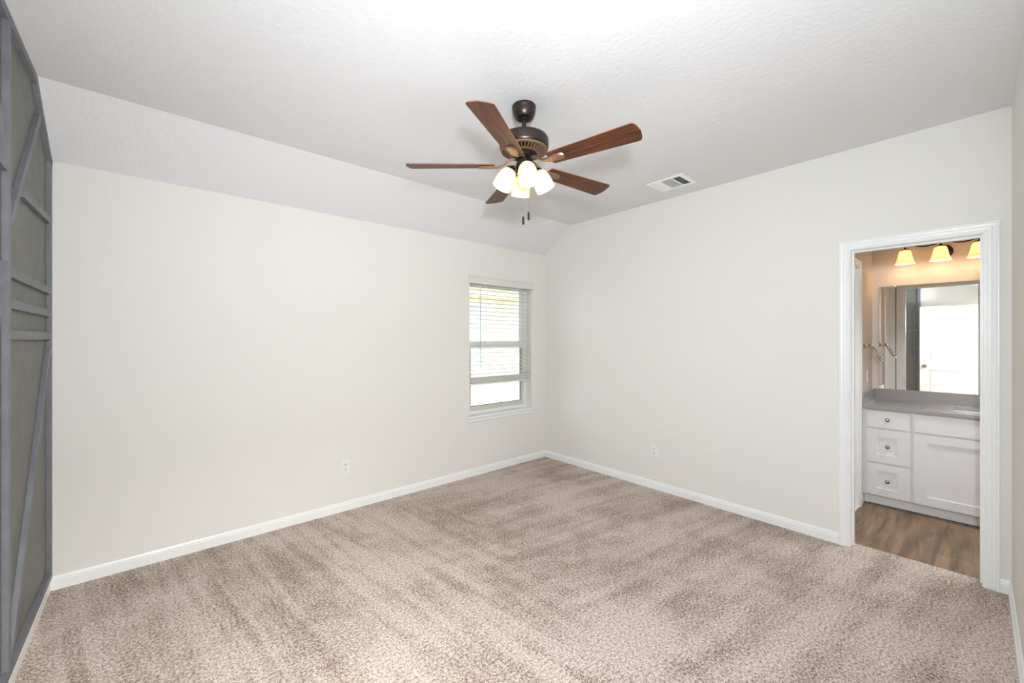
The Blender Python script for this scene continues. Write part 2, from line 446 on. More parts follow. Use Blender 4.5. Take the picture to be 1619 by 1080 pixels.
# door_1: opening to the bathroom (jamb with stop, casing on both sides, strike plate)
b = MB(); j = 0.012
for (y0, y1) in ((DY1, DY1 + j), (DY0 - j, DY0)): b.box(XD - 0.001, y0, -0.004, XB0 + 0.004, y1, DZ)
b.box(XD - 0.001, DY0 - j, DZ, XB0 + 0.004, DY1 + j, DZ + j)
door1 = struct(b.build('door_1', 'trim'))
b = MB()
b.box(XD + 0.045, DY1 - 0.011, 0, XD + 0.078, DY1, DZ - 0.011); b.box(XD + 0.045, DY0, 0, XD + 0.078, DY0 + 0.008, DZ - 0.011)
b.box(XD + 0.045, DY0, DZ - 0.011, XD + 0.078, DY1, DZ)
b.build('door_stop', 'trim', door1)
casing('door_casing', 'x', XD, -1, DY0, DY1, DZ, door1)
casing('door_casing', 'x', XB0 + 0.003, 1, DY0, DY1, DZ, door1)
MB().box(XB0 - 0.032, DY1 - 0.0015, 0.90, XB0 - 0.002, DY1 - 0.0001, 0.96).build('strike_plate', 'nickel', door1)

# door_2: closed door in the bathroom's left wall
b = MB()
b.box(LX0, YB + 0.03, 0.005, LX1, YB + 0.065, DZ)
door2 = struct(b.build('door_2', 'door_white'))
b = MB(); b.box(LX0, YB - 0.001, 0, LX0 + 0.012, YB + 0.12, DZ); b.box(LX1 - 0.012, YB - 0.001, 0, LX1, YB + 0.12, DZ); b.box(LX0, YB - 0.001, DZ - 0.012, LX1, YB + 0.12, DZ)
b.build('door_jamb', 'trim', door2)
casing('door_casing', 'y', YB, -1, LX0 + 0.012, LX1 - 0.012, DZ - 0.012, door2)

# door_3: the entry doorway in the near wall, whose leaf stands open behind the camera
b = MB(); b.box(EX0, YS - WT - 0.001, 0, EX0 + 0.012, YS + 0.001, DZ); b.box(EX1 - 0.012, YS - WT - 0.001, 0, EX1, YS + 0.001, DZ); b.box(EX0, YS - WT - 0.001, DZ - 0.012, EX1, YS + 0.001, DZ)
door3 = struct(b.build('door_3', 'trim'))
casing('door_casing', 'y', YS, 1, EX0 + 0.012, EX1 - 0.012, DZ - 0.012, door3)

def two_panel_leaf(mb, w, h, t, y0=0.0):
    """door leaf in local x (0..w), z, thickness y 0..t, with two recessed moulded panels on the +y face"""
    st = 0.115
    rails = [(0.0, 0.22), (0.86, 1.02), (h - 0.125, h)]
    core = t - 0.012
    mb.box(0, 0, 0.01, w, core, h)
    mb.box(0, core, 0.01, st, t, h); mb.box(w - st, core, 0.01, w, t, h)
    for z0, z1 in rails: mb.box(st, core, max(z0, 0.01), w - st, t, z1)
    for z0, z1 in ((rails[0][1], rails[1][0]), (rails[1][1], rails[2][0])):
        x0, x1 = st, w - st; m_ = 0.035
        outer = [(x0 + 0.012, core, z0 + 0.012), (x1 - 0.012, core, z0 + 0.012), (x1 - 0.012, core, z1 - 0.012), (x0 + 0.012, core, z1 - 0.012)]
        inner = [(x0 + m_, t - 0.003, z0 + m_), (x1 - m_, t - 0.003, z0 + m_), (x1 - m_, t - 0.003, z1 - m_), (x0 + m_, t - 0.003, z1 - m_)]
        mb.add(outer + inner, [(4, 5, 6, 7)] + [(i, (i + 1) % 4, 4 + (i + 1) % 4, 4 + i) for i in range(4)] + [(0, 3, 2, 1)])
ent = thing('entry_door', 'white two-panel door with a round nickel knob, standing open, seen in the bathroom mirror', 'door', (-0.235, YS + 0.02, 0.004))
b = MB(); two_panel_leaf(b, 0.815, 2.03, 0.035)
Rz = Matrix.Rotation(math.radians(90 + 7.5), 4, 'Z') @ Matrix.Scale(-1, 4, (0, 1, 0))
for i, p in enumerate(b.v): b.v[i] = Rz @ p
b.build('door_leaf', 'door_white', ent, local=True)
b = MB(); b.lathe([(0.0, -0.001), (0.032, 0), (0.032, 0.006), (0.012, 0.010), (0.011, 0.028), (0.022, 0.036), (0.028, 0.048), (0.024, 0.060), (0.0, 0.066)], (0.75, 0.035, 0.93), (0, 1, 0), 28)
for i, p in enumerate(b.v): b.v[i] = Rz @ p
b.build('door_knob', 'nickel', ent, local=True, smooth=True)

# ------------------------------------------------------------------ grey accent wall battens
tr = struct(MB().prism([(XW - 0.002, y, z) for y, z in ((YA, 0.0755), (YW, 0.0755), (YW, HW), (YSL, HC), (YA, HC))], (0.0025, 0, 0)).build('trim_1', 'panel'))
def batten(p0, p1, w=0.038, name='batten', t0=0.0):
    """flat board on the grey wall between two (y, z) points, centre line"""
    a = Vector((0, p0[0], p0[1])); c = Vector((0, p1[0], p1[1])); d = (c - a).normalized(); n = Vector((0, -d.z, d.y)) * (w / 2)
    x0 = XW
    base = [(x0, *(a + n)[1:]), (x0, *(a - n)[1:]), (x0, *(c - n)[1:]), (x0, *(c + n)[1:])]
    return MB().prism(base, (XG - XW - t0, 0, 0)).build(name, 'batten', tr)
e = 0.019
batten((YW - e, 0.0755), (YW - e, HW))                                   # corner board
def poly_batten(pts, t0=0.0):
    return MB().prism([(XW, y, z) for y, z in pts], (XG - XW - t0, 0, 0)).build('batten', 'batten', tr)
sl = math.hypot(YW - YSL, HC - HW); ny, nz = -(HC - HW) / sl * 0.038, -(YW - YSL) / sl * 0.038
poly_batten([(YW, HW), (YSL, HC), (YSL, HC - 0.045), (YSL + ny * 0.2, HC - 0.045), (YW - 0.0, HW - 0.045)])       # along the slope
poly_batten([(YSL, HC), (YSL, HC - 0.038), (YA, HC - 0.038), (YA, HC)])       # along the ceiling
poly_batten([(YW - 0.038, 0.0755), (YW - 0.038, 0.1135), (YA, 0.1135), (YA, 0.0755)])  # along the baseboard
def vert(y, z0=0.1135, z1=HC - 0.038): return batten((y, z0), (y, z1))
vert(2.562)
batten((3.175, 2.575), (2.588, 1.905), t0=0.001)                          # upper diagonal
batten((2.80, 2.085), (YW - 0.038, 2.105), t0=0.0004)
batten((2.581, 1.705), (YW - 0.038, 1.705)); batten((2.581, 1.578), (YW - 0.038, 1.578)); batten((2.581, 1.452), (YW - 0.038, 1.452))
batten((3.446, 1.385), (2.600, 0.125), t0=0.001)                          # lower diagonal
batten((2.540, 2.13), (2.14, 2.705), t0=0.0006)                           # left of the upright, upwards
batten((2.545, 1.735), (1.60, 0.12), t0=0.0006)                           # left of the upright, downwards
vert(1.58)
batten((1.60, 2.12), (2.543, 2.12), t0=0.001)
batten((1.561, 1.95), (YA + 0.03, 2.60), t0=0.001)
vert(YA + 0.019)
batten((YA + 0.038, 1.60), (1.561, 1.60), t0=0.0004)
batten((1.561, 1.10), (1.004, 0.12), t0=0.0008)

# ------------------------------------------------------------------ window
VY = 3.585                                        # face of the vinyl frame
b = MB()
fw = 0.045
b.box(WX0, VY, WZ0, WX0 + fw, VY + 0.07, WZ1); b.box(WX1 - fw, VY, WZ0, WX1, VY + 0.07, WZ1)
b.box(WX0 + fw, VY, WZ1 - fw, WX1 - fw, VY + 0.07, WZ1); b.box(WX0 + fw, VY, WZ0, WX1 - fw, VY + 0.07, WZ0 + fw)
win = struct(b.build('window_1', 'vinyl'))
SX0, SX1 = WX0 + fw, WX1 - fw
MZ = 1.375
b = MB(); s = 0.038                                # lower sash, nearer the room
b.box(SX0, VY + 0.008, WZ0 + fw, SX0 + s, VY + 0.034, MZ); b.box(SX1 - s, VY + 0.008, WZ0 + fw, SX1, VY + 0.034, MZ)
b.box(SX0 + s, VY + 0.008, WZ0 + fw, SX1 - s, VY + 0.034, WZ0 + fw + 0.05)
b.build('lower_sash', 'sash', win)
MB().box(SX0, VY + 0.004, MZ - 0.040, SX1, VY + 0.036, MZ + 0.036).build('meeting_rail', 'vinyl', win)
b = MB()
b.box(SX0, VY + 0.036, MZ, SX0 + s * 0.8, VY + 0.06, WZ1 - fw); b.box(SX1 - s * 0.8, VY + 0.036, MZ, SX1, VY + 0.06, WZ1 - fw)
b.box(SX0 + s * 0.8, VY + 0.036, WZ1 - fw - 0.03, SX1 - s * 0.8, VY + 0.06, WZ1 - fw)
b.build('upper_sash', 'vinyl', win)
b = MB(); g = 0.005
b.box(SX1 - s - g, VY + 0.010, WZ0 + fw + 0.05, SX1 - s, VY + 0.020, MZ); b.box(SX0 + s, VY + 0.010, WZ0 + fw + 0.05, SX0 + s + g, VY + 0.020, MZ)
b.box(SX0 + s + g, VY + 0.010, WZ0 + fw + 0.05, SX1 - s - g, VY + 0.020, WZ0 + fw + 0.05 + g)
b.build('gasket', 'gasket', win)
MB().box(SX0 + s, VY + 0.020, WZ0 + fw + 0.05, SX1 - s, VY + 0.023, MZ).build('pane', 'pane', win)
MB().box(SX0 + s * 0.8, VY + 0.046, MZ + 0.032, SX1 - s * 0.8, VY + 0.049, WZ1 - fw - 0.03).build('pane', 'pane', win)
# stool (inner sill) with horns and the apron below
b = MB()
sp = [(YW - 0.036, WZ0 - 0.004), (YW - 0.040, WZ0 + 0.004), (YW - 0.036, WZ0 + 0.012), (YW - 0.030, WZ0 + 0.015), (VY, WZ0 + 0.015), (VY, WZ0), (YW, WZ0), (YW, WZ0 - 0.006), (YW - 0.030, WZ0 - 0.006)]
b.prism([(WX0 + 0.0005, y, z) for y, z in sp], (WX1 - WX0 - 0.001, 0, 0))
hp = [(YW - 0.036, WZ0 - 0.004), (YW - 0.040, WZ0 + 0.004), (YW - 0.036, WZ0 + 0.012), (YW - 0.030, WZ0 + 0.015), (YW, WZ0 + 0.015), (YW, WZ0 - 0.006), (YW - 0.030, WZ0 - 0.006)]
b.prism([(WX0 - 0.048, y, z) for y, z in hp], (0.0485, 0, 0)); b.prism([(WX1 - 0.0005, y, z) for y, z in hp], (0.042, 0, 0))
b.build('window_sill', 'trim', win)
ap = [(YW, WZ0 - 0.006), (YW - 0.024, WZ0 - 0.006), (YW - 0.022, WZ0 - 0.016), (YW - 0.017, WZ0 - 0.020), (YW - 0.017, WZ0 - 0.040), (YW - 0.012, WZ0 - 0.046), (YW - 0.010, WZ0 - 0.052), (YW, WZ0 - 0.054)]
MB().prism([(WX0 - 0.028, y, z) for y, z in ap], (WX1 - WX0 + 0.05, 0, 0)).build('window_apron', 'trim', win)

# blind
bl = thing('window_blind', 'white slatted blind with valance, lowered three quarters over the window, slats open', 'blind', ((WX0 + WX1) / 2, YW + 0.045, 0.95))
vp = [(YW - 0.018, WZ1 - 0.058), (YW - 0.022, WZ1 - 0.050), (YW - 0.020, WZ1 - 0.042), (YW - 0.020, WZ1 + 0.006), (YW - 0.026, WZ1 + 0.014), (YW - 0.026, WZ1 + 0.024), (YW - 0.002, WZ1 + 0.024), (YW - 0.002, WZ1 + 0.02), (YW - 0.010, WZ1 + 0.02), (YW - 0.010, WZ1 - 0.058)]
MB().prism([(WX0 - 0.010, y, z) for y, z in vp], (WX1 - WX0 + 0.035, 0, 0)).build('valance', 'blind', bl)
MB().box(WX0 + 0.006, YW + 0.016, WZ1 - 0.045, WX1 - 0.006, YW + 0.068, WZ1 - 0.003).build('headrail', 'blind', bl)
ZB = 0.945
zs = []
z = ZB + 0.112
while z < WZ1 - 0.06: zs.append(z); z += 0.0452
def slat(z0, tilt=0.0):
    y0 = YW + 0.042; n = 6; w = 0.025; top = []; bot = []
    for i in range(n + 1):
        u = -1 + 2 * i / n; c = 0.0015 * (1 - u * u)
        top.append((WX0 + 0.008, y0 + u * w, z0 + c + 0.0026 + u * w * math.tan(math.radians(tilt)))); bot.append((WX0 + 0.008, y0 + u * w, z0 + c - 0.0022 + u * w * math.tan(math.radians(tilt))))
    return MB().prism(top + bot[::-1], (WX1 - WX0 - 0.016, 0, 0))
for z in zs: slat(z).build('slat', 'blind', bl)
for k in range(8): slat(ZB + 0.026 + k * 0.0075, 0).build('slat', 'blind', bl)
MB().box(WX0 + 0.008, YW + 0.018, ZB, WX1 - 0.008, YW + 0.066, ZB + 0.019).build('bottom_rail', 'blind', bl, bevel=0.003)
for x in (WX0 + 0.16, (WX0 + WX1) / 2 + 0.02, WX1 - 0.13):
    b = MB()
    for y in (YW + 0.0165, YW + 0.0675): b.box(x - 0.001, y - 0.0006, ZB, x + 0.001, y + 0.0006, WZ1 - 0.045)
    b.build('ladder_cord', 'cord', bl)
MB().tube([(WX0 + 0.145, YW + 0.008, WZ1 - 0.06), (WX0 + 0.147, YW + 0.006, 1.11)], 0.004, 8).build('tilt_wand', 'cord', bl)

# neighbouring house and the ground outside
struct(MB().box(-4, YW + WTK + 0.02, -0.35, 16, 30, -0.25).build('ground', 'grass'))
nb = thing('neighbouring_house', 'pale brick house with a low eave and window, standing outside behind the blind', 'house', (6.5, 8.5, -0.25))
b = MB(); HXa, HXb, HYa = 1.5, 13.0, 6.9; wx0, wx1, wz0, wz1 = 4.55, 5.46, 0.75, 2.2
b.box(HXa, HYa, -0.25, wx0, HYa + 0.25, 2.43); b.box(wx1, HYa, -0.25, HXb, HYa + 0.25, 2.43)
b.box(wx0, HYa, -0.25, wx1, HYa + 0.25, wz0); b.box(wx0, HYa, wz1, wx1, HYa + 0.25, 2.43)
b.box(HXa, HYa + 0.25, -0.25, HXa + 0.25, HYa + 6, 2.43); b.box(HXb - 0.25, HYa + 0.25, -0.25, HXb, HYa + 6, 2.43)
b.build('brick_wall', 'brick', nb)
b = MB(); b.box(wx0, HYa + 0.05, wz0, wx0 + 0.06, HYa + 0.11, wz1); b.box(wx1 - 0.06, HYa + 0.05, wz0, wx1, HYa + 0.11, wz1)
b.box(wx0 + 0.06, HYa + 0.05, wz0, wx1 - 0.06, HYa + 0.11, wz0 + 0.06); b.box(wx0 + 0.06, HYa + 0.05, wz1 - 0.06, wx1 - 0.06, HYa + 0.11, wz1); b.box(wx0 + 0.06, HYa + 0.05, 1.45, wx1 - 0.06, HYa + 0.11, 1.5)
fr = b.build('window_frame', 'vinyl', nb)
MB().box(wx0 + 0.05, HYa + 0.08, wz0 + 0.05, wx1 - 0.05, HYa + 0.09, wz1 - 0.05).build('pane', 'ext_glass', fr)
MB().box(HXa - 0.3, HYa - 0.42, 2.30, HXb + 0.3, HYa - 0.38, 2.45).build('fascia', 'fascia', nb)
MB().box(HXa - 0.3, HYa - 0.38, 2.40, HXb + 0.3, HYa + 0.0, 2.43).build('soffit', 'vinyl', nb)
MB().prism([(HXa - 0.3, HYa - 0.45, 2.43), (HXa - 0.3, HYa + 3.3, 2.43 + 0.9), (HXa - 0.3, HYa + 6.6, 2.43)], (HXb - HXa + 0.6, 0, 0)).build('roof', 'shingle', nb)

# ------------------------------------------------------------------ ceiling fan
FX, FY = 1.57, 1.68
fan = thing('ceiling_fan', 'five-bladed ceiling fan with walnut blades, bronze motor and four lit shades', 'fan', (FX, FY, HC))
F0 = Vector((FX, FY, 0))
def at(z): return (FX, FY, z)
b = MB(); b.lathe([(0.0, 2.7428), (0.064, 2.7428), (0.067, 2.738), (0.067, 2.727), (0.065, 2.724), (0.065, 2.712), (0.060, 2.690), (0.050, 2.672), (0.044, 2.668), (0.030, 2.666), (0.028, 2.672), (0.0, 2.672)], at(0), seg=48)
b.build('canopy', 'bronze', fan, smooth=True)
b = MB(); b.lathe([(0.022, 2.664), (0.026, 2.670), (0.022, 2.680), (0.013, 2.684)], at(0)); b.build('hanger_ball', 'bronze_dark', fan, smooth=True)
MB().lathe([(0.0128, 2.57), (0.0128, 2.67)], at(0), seg=24).build('downrod', 'bronze', fan, smooth=True)
b = MB(); b.lathe([(0.0, 2.586), (0.022, 2.586), (0.024, 2.574), (0.080, 2.572), (0.112, 2.568), (0.130, 2.562), (0.1365, 2.553), (0.138, 2.540), (0.138, 2.512), (0.135, 2.500), (0.129, 2.495), (0.127, 2.497), (0.120, 2.497), (0.0, 2.497)], at(0), seg=64)
b.build('motor_housing', 'bronze', fan, smooth=True)
b = MB(); b.lathe([(0.0, 2.489), (0.070, 2.489), (0.118, 2.493), (0.118, 2.4965), (0.0, 2.4965)], at(0), seg=48); b.build('motor_underside', 'bronze_dark', fan, smooth=True)
b = MB()
for k in range(36):
    t = 2 * PI * k / 36; d = Vector((math.cos(t), math.sin(t), 0)); n = Vector((-d.y, d.x, 0)) * 0.0045
    c = Vector((FX, FY, 0)); p0 = c + d * 0.078 + Vector((0, 0, 2.474)); p1 = c + d * 0.126 + Vector((0, 0, 2.488)); up = Vector((0, 0, 0.006))
    b.add([p0 - n, p0 + n, p1 + n, p1 - n, p0 - n + up, p0 + n + up, p1 + n + up, p1 - n + up], [(3, 2, 1, 0), (4, 5, 6, 7), (0, 1, 5, 4), (1, 2, 6, 5), (2, 3, 7, 6), (3, 0, 4, 7)])
b.lathe([(0.122, 2.486), (0.131, 2.488), (0.131, 2.497), (0.122, 2.497)], at(0), seg=64, closed=True)
b.lathe([(0.072, 2.470), (0.082, 2.473), (0.082, 2.480), (0.072, 2.480)], at(0), seg=48, closed=True)
b.build('vent_grille', 'iron', fan, smooth=True)
b = MB(); b.lathe([(0.0, 2.49), (0.074, 2.487), (0.074, 2.470), (0.062, 2.462), (0.062, 2.452), (0.050, 2.446), (0.034, 2.444), (0.0, 2.444)], at(0), seg=48); b.build('flywheel', 'bronze_dark', fan, smooth=True)
b = MB(); b.lathe([(0.0, 2.446), (0.030, 2.446), (0.030, 2.426), (0.044, 2.422), (0.046, 2.414), (0.044, 2.408), (0.044, 2.366), (0.040, 2.358), (0.024, 2.352), (0.012, 2.336), (0.006, 2.328), (0.0, 2.326)], at(0), seg=40)
b.build('light_kit', 'bronze', fan, smooth=True)

# blade + iron, modelled along local +x, copied round the hub
def blade_mesh():
    x0, x1, w0, w1 = 0.165, 0.662, 0.050, 0.067; T = 0.0055; up = []
    for i in range(9):
        t = i / 8; up.append((x0 + 0.012 + (x1 - 0.030 - x0 - 0.012) * t, w0 + (w1 - w0) * t))
    tip = []
    for i in range(1, 5):                                   # rounded tip corner
        a = PI / 2 * i / 5; tip.append((x1 - 0.030 + 0.018 * math.sin(a), w1 - 0.016 * (1 - math.cos(a))))
    bulge = [(x1 - 0.006, w1 * 0.55), (x1, 0.0)]
    root = [(x0, 0.0), (x0, w0 - 0.012), (x0 + 0.004, w0 - 0.004)]
    half = root + up + tip + bulge
    pts = half + [(x, -y) for x, y in half[::-1][1:-1]]
    return MB().prism([(x, y, -T / 2) for x, y in pts], (0, 0, T))
def iron_mesh():
    b = MB()
    secs = [(0.050, 0.014, 0.034), (0.075, 0.013, 0.032), (0.100, 0.012, 0.016), (0.125, 0.012, 0.000), (0.150, 0.016, -0.008), (0.175, 0.024, -0.009), (0.215, 0.028, -0.009), (0.245, 0.024, -0.009), (0.258, 0.010, -0.009)]
    h = 0.0045; v = []; f = []
    for x, w, z in secs: v += [(x, -w, z + h), (x, w, z + h), (x, w * 0.7, z - h), (x, -w * 0.7, z - h)]
    for i in range(len(secs) - 1):
        o = i * 4
        for k in range(4): f.append((o + k, o + (k + 1) % 4, o + 4 + (k + 1) % 4, o + 4 + k))
    f += [(3, 2, 1, 0), tuple(len(v) - 4 + k for k in range(4))]
    b.add(v, f)
    return b
BZ = 2.408 - HC
ang = [48.62 + 161.7 - 72 * k for k in range(5)]
pitch = math.radians(-12)
def bmat(a_):
    return Matrix.Translation((0, 0, BZ)) @ Matrix.Rotation(math.radians(a_), 4, 'Z') @ Matrix.Rotation(pitch, 4, 'X')
b0 = blade_mesh().build('blade', 'blade', fan, local=True, matrix=bmat(ang[0]), bevel=0.0012)
b0.data.materials.append(M['blade_edge'])
for p in b0.data.polygons:
    if abs(p.normal.z) < 0.5: p.material_index = 1
i0 = iron_mesh().build('blade_iron', 'iron', b0, local=True, smooth=True)
for a_ in ang[1:]:
    c = b0.copy(); COL.objects.link(c); c.parent = fan; c.matrix_local = bmat(a_)
    d = i0.copy(); COL.objects.link(d); d.parent = c

# four arms with frosted shades
def shade_parts(az):
    d = Vector((math.cos(az), math.sin(az), 0)); tilt = math.radians(27); ax = (d * math.sin(tilt) + Vector((0, 0, -math.cos(tilt)))).normalized()
    neck = Vector((FX, FY, 2.392)) + d * 0.070
    arm = MB().tube([Vector((FX, FY, 2.386)) + d * 0.035, Vector((FX, FY, 2.398)) + d * 0.052, neck + Vector((0, 0, 0.006)), neck + ax * 0.004], 0.008, 12)
    arm.lathe([(0.0, -0.004), (0.018, -0.002), (0.027, 0.006), (0.029, 0.016), (0.026, 0.018), (0.0, 0.018)], neck, ax, 28)
    o = arm.build('lamp_arm', 'bronze_dark', fan, smooth=True)
    outer = [(0.024, 0.014), (0.036, 0.022), (0.044, 0.036), (0.050, 0.056), (0.0535, 0.080), (0.0545, 0.104), (0.0545, 0.126)]
    inner = [(r - 0.0028, h + 0.0004) for r, h in outer[::-1]]
    s_ = MB().lathe(outer + inner, neck, ax, 40, closed=True).build('lamp_shade', 'fan_glass', fan, smooth=True)
    bulb = [(0.0, 0.020), (0.011, 0.022), (0.012, 0.040), (0.020, 0.058), (0.026, 0.076), (0.0265, 0.086), (0.022, 0.100), (0.012, 0.108), (0.0, 0.111)]
    MB().lathe(bulb, neck, ax, 24).build('bulb', 'fan_bulb', s_, smooth=True)
    point('fan_lamp', neck + ax * 0.122, 0.62, (1.0, 0.78, 0.52), 0.03)
for k in range(4): shade_parts(YAW + math.radians(8.5 + 90 * k))
def pull_chain(lat, fwd, z1):
    fd = Vector((math.cos(YAW), math.sin(YAW), 0)); rt = Vector((math.sin(YAW), -math.cos(YAW), 0)); p = F0 + fd * fwd + rt * lat
    b = MB(); z = 2.372
    b.tube([p + Vector((0, 0, 2.375)), p + Vector((0, 0, z1 + 0.045))], 0.0012, 6)
    c = b.build('pull_chain', 'nickel', fan)
    MB().lathe([(0.0, z1 + 0.046), (0.004, z1 + 0.045), (0.0062, z1 + 0.038), (0.0062, z1 + 0.003), (0.004, z1), (0.0, z1)], p, (0, 0, 1), 16).build('chain_fob', 'bronze_dark', c, smooth=True)
pull_chain(-0.004, 0.0, 2.078); pull_chain(0.026, 0.012, 2.106)

# ------------------------------------------------------------------ ceiling vent
vx0, vx1, vy0, vy1 = 3.140, 3.402, 1.537, 1.843
vt = thing('ceiling_vent', 'white rectangular ceiling air register with three louvre banks, above the right wall', 'vent', ((vx0 + vx1) / 2, (vy0 + vy1) / 2, HC))
z0, z1 = HC - 0.006, HC - 0.0002
b = MB(); fr_ = 0.032
sects = [(vy0 + fr_ + 0.002, vy0 + 0.098), (vy0 + 0.106, vy0 + 0.196), (vy0 + 0.204, vy1 - fr_ - 0.002)]
ix0, ix1 = vx0 + fr_, vx1 - fr_
b.box(vx0, vy0, z0, ix0, vy1, z1); b.box(ix1, vy0, z0, vx1, vy1, z1)
ys = [vy0] + [v for s_ in sects for v in s_] + [vy1]
for i in range(0, len(ys), 2): b.box(ix0, ys[i], z0, ix1, ys[i + 1], z1)
b.build('vent_frame', 'vent', vt, bevel=0.001)
MB().box(ix0, sects[0][0], HC - 0.0012, ix1, sects[2][1], HC - 0.0003).build('duct_opening', 'vent_dark', vt)
for si, (a0, a1) in enumerate(sects):
    b = MB(); n = 7; 
    if si == 1:
        for k in range(11):
            x = ix0 + (ix1 - ix0) * (k + 0.5) / 11; b.box(x - 0.0030, a0, z0 - 0.001, x + 0.0030, a1, z0 + 0.0004)
    else:
        s_ = 1 if si == 2 else -1
        for k in range(n):
            y = a0 + (a1 - a0) * (k + 0.5) / n; w = 0.0035
            b.prism([(ix0, y - w, z1 - 0.0015 if s_ > 0 else z0 - 0.002), (ix0, y - w, z1 - 0.0008 if s_ > 0 else z0 - 0.001), (ix0, y + w, z0 - 0.001 if s_ > 0 else z1 - 0.0008), (ix0, y + w, z0 - 0.002 if s_ > 0 else z1 - 0.0015)], (ix1 - ix0, 0, 0))
    b.build('louvre', 'vent', vt)

# ------------------------------------------------------------------ outlets and switches
def plate(name, label, cat, c, nrm, kind='outlet', group=None):
    """wall plate centred at c on a wall whose normal (axis-aligned) is nrm"""
    n = Vector(nrm); u = Vector((0, 0, 1)).cross(n); c = Vector(c)
    t = thing(name, label, cat, c)
    def rect(mb, a, z, w, h, d0, d1):
        p = [c + u * (a + sx * w / 2) + Vector((0, 0, z + sz * h / 2)) + n * d0 for sx, sz in ((-1, -1), (1, -1), (1, 1), (-1, 1))]
        mb.prism(p, n * (d1 - d0))
    b = MB(); w, h = 0.035, 0.0575
    bk = [c + u * (sx * w) + Vector((0, 0, sz * h)) for sx, sz in ((-1, -1), (1, -1), (1, 1), (-1, 1))]
    ft = [c + u * (sx * (w - 0.004)) + Vector((0, 0, sz * (h - 0.004))) + n * 0.0055 for sx, sz in ((-1, -1), (1, -1), (1, 1), (-1, 1))]
    b.add(bk + ft, [(3, 2, 1, 0), (4, 5, 6, 7)] + [(i, (i + 1) % 4, 4 + (i + 1) % 4, 4 + i) for i in range(4)])
    b.build('wall_plate', 'plastic', t)
    if kind == 'outlet':
        for dz in (0.0195, -0.0195):
            b = MB(); pts = []
            for k in range(20):
                a = 2 * PI * k / 20; pts.append(c + u * max(-0.0165, min(0.0165, 0.019 * math.cos(a))) + Vector((0, 0, dz + 0.0145 * math.sin(a))) + n * 0.0055)
            b.prism(pts, n * 0.0018); so = b.build('socket', 'socket', t)
            b = MB(); rect(b, -0.006, dz + 0.004, 0.0022, 0.009, 0.0071, 0.0076); rect(b, 0.006, dz + 0.004, 0.0022, 0.008, 0.0071, 0.0076)
            rect(b, 0.0, dz - 0.007, 0.0046, 0.0046, 0.0071, 0.0076); b.build('socket_slots', 'slot', so)
    else:
        b = MB(); rect(b, 0, 0, 0.030, 0.062, 0.0055, 0.0090); b.build('rocker', 'socket', t)
    return t
plate('wall_outlet', 'white duplex outlet on the window wall, left of the window above the baseboard', 'outlet', (1.216, YW - 0.0002, 0.363), (0, -1, 0))
plate('wall_outlet', 'white duplex outlet on the right wall between the corner and the bathroom doorway', 'outlet', (XD - 0.0002, 2.045, 0.362), (-1, 0, 0))
plate('light_switch', 'white switch plate beside the door casing inside the bathroom, below the towel ring', 'switch', (4.645, YB - 0.0002, 1.285), (0, -1, 0), 'switch')
plate('wall_outlet', 'white outlet on the bathroom side wall just above the counter splash', 'outlet', (4.965, YB - 0.0002, 1.09), (0, -1, 0))

# ------------------------------------------------------------------ vanity
VX = 4.680; VT = 0.832; VYL, VYR = YB - 0.002, -0.41
van = thing('vanity_cabinet', 'white shaker bathroom vanity with three drawers at its left end', 'cabinet', ((VX + XB1) / 2, (VYL + VYR) / 2, 0))
b = MB(); b.box(VX + 0.002, VYR, 0.088, XB1 - 0.001, VYL - 0.004, VT); b.build('body', 'cabinet', van)
MB().box(VX + 0.066, VYR, 0.0, XB1 - 0.01, VYL - 0.004, 0.088).build('toe_kick', 'trim', van)
def front(name, y0, y1, z0, z1, shaker=None, knob=None):
    """cabinet front y0<y1, z0<z1 with optional recessed panel margin"""
    b = MB(); xf = VX - 0.018; xr = VX + 0.0015; rec = xf + 0.008
    if shaker:
        my, mz = shaker
        b.box(rec, y0, z0, xr, y1, z1)
        b.box(xf, y0, z0, rec, y0 + my, z1); b.box(xf, y1 - my, z0, rec, y1, z1)
        b.box(xf, y0 + my, z0, rec, y1 - my, z0 + mz); b.box(xf, y0 + my, z1 - mz, rec, y1 - my, z1)
    else:
        b.box(xf, y0, z0, xr, y1, z1)
    o = b.build(name, 'cabinet', van)
    if knob:
        b = MB(); b.lathe([(0.0, -0.0005), (0.0075, 0), (0.0065, 0.004), (0.0055, 0.011), (0.011, 0.015), (0.0155, 0.019), (0.0155, 0.023), (0.010, 0.027), (0.0, 0.028)], (xf if not shaker else rec, knob[0], knob[1]), (-1, 0, 0), 24)
        b.build('knob', 'nickel', o, smooth=True)
    return o
front('drawer', 0.360, 0.632, 0.678, 0.822, None, (0.496, 0.752))
front('drawer', 0.360, 0.632, 0.383, 0.664, (0.072, 0.066), (0.496, 0.524))
front('drawer', 0.360, 0.632, 0.100, 0.369, (0.072, 0.062), (0.496, 0.230))
front('drawer_front', -0.118, 0.336, 0.678, 0.822)
front('cabinet_door', -0.118, 0.336, 0.100, 0.664, (0.076, 0.066))
front('drawer', VYR + 0.006, -0.142, 0.678, 0.822, None, (-0.272, 0.752))
front('drawer', VYR + 0.006, -0.142, 0.383, 0.664, (0.072, 0.066), (-0.272, 0.524))
front('drawer', VYR + 0.006, -0.142, 0.100, 0.369, (0.072, 0.062), (-0.272, 0.230))
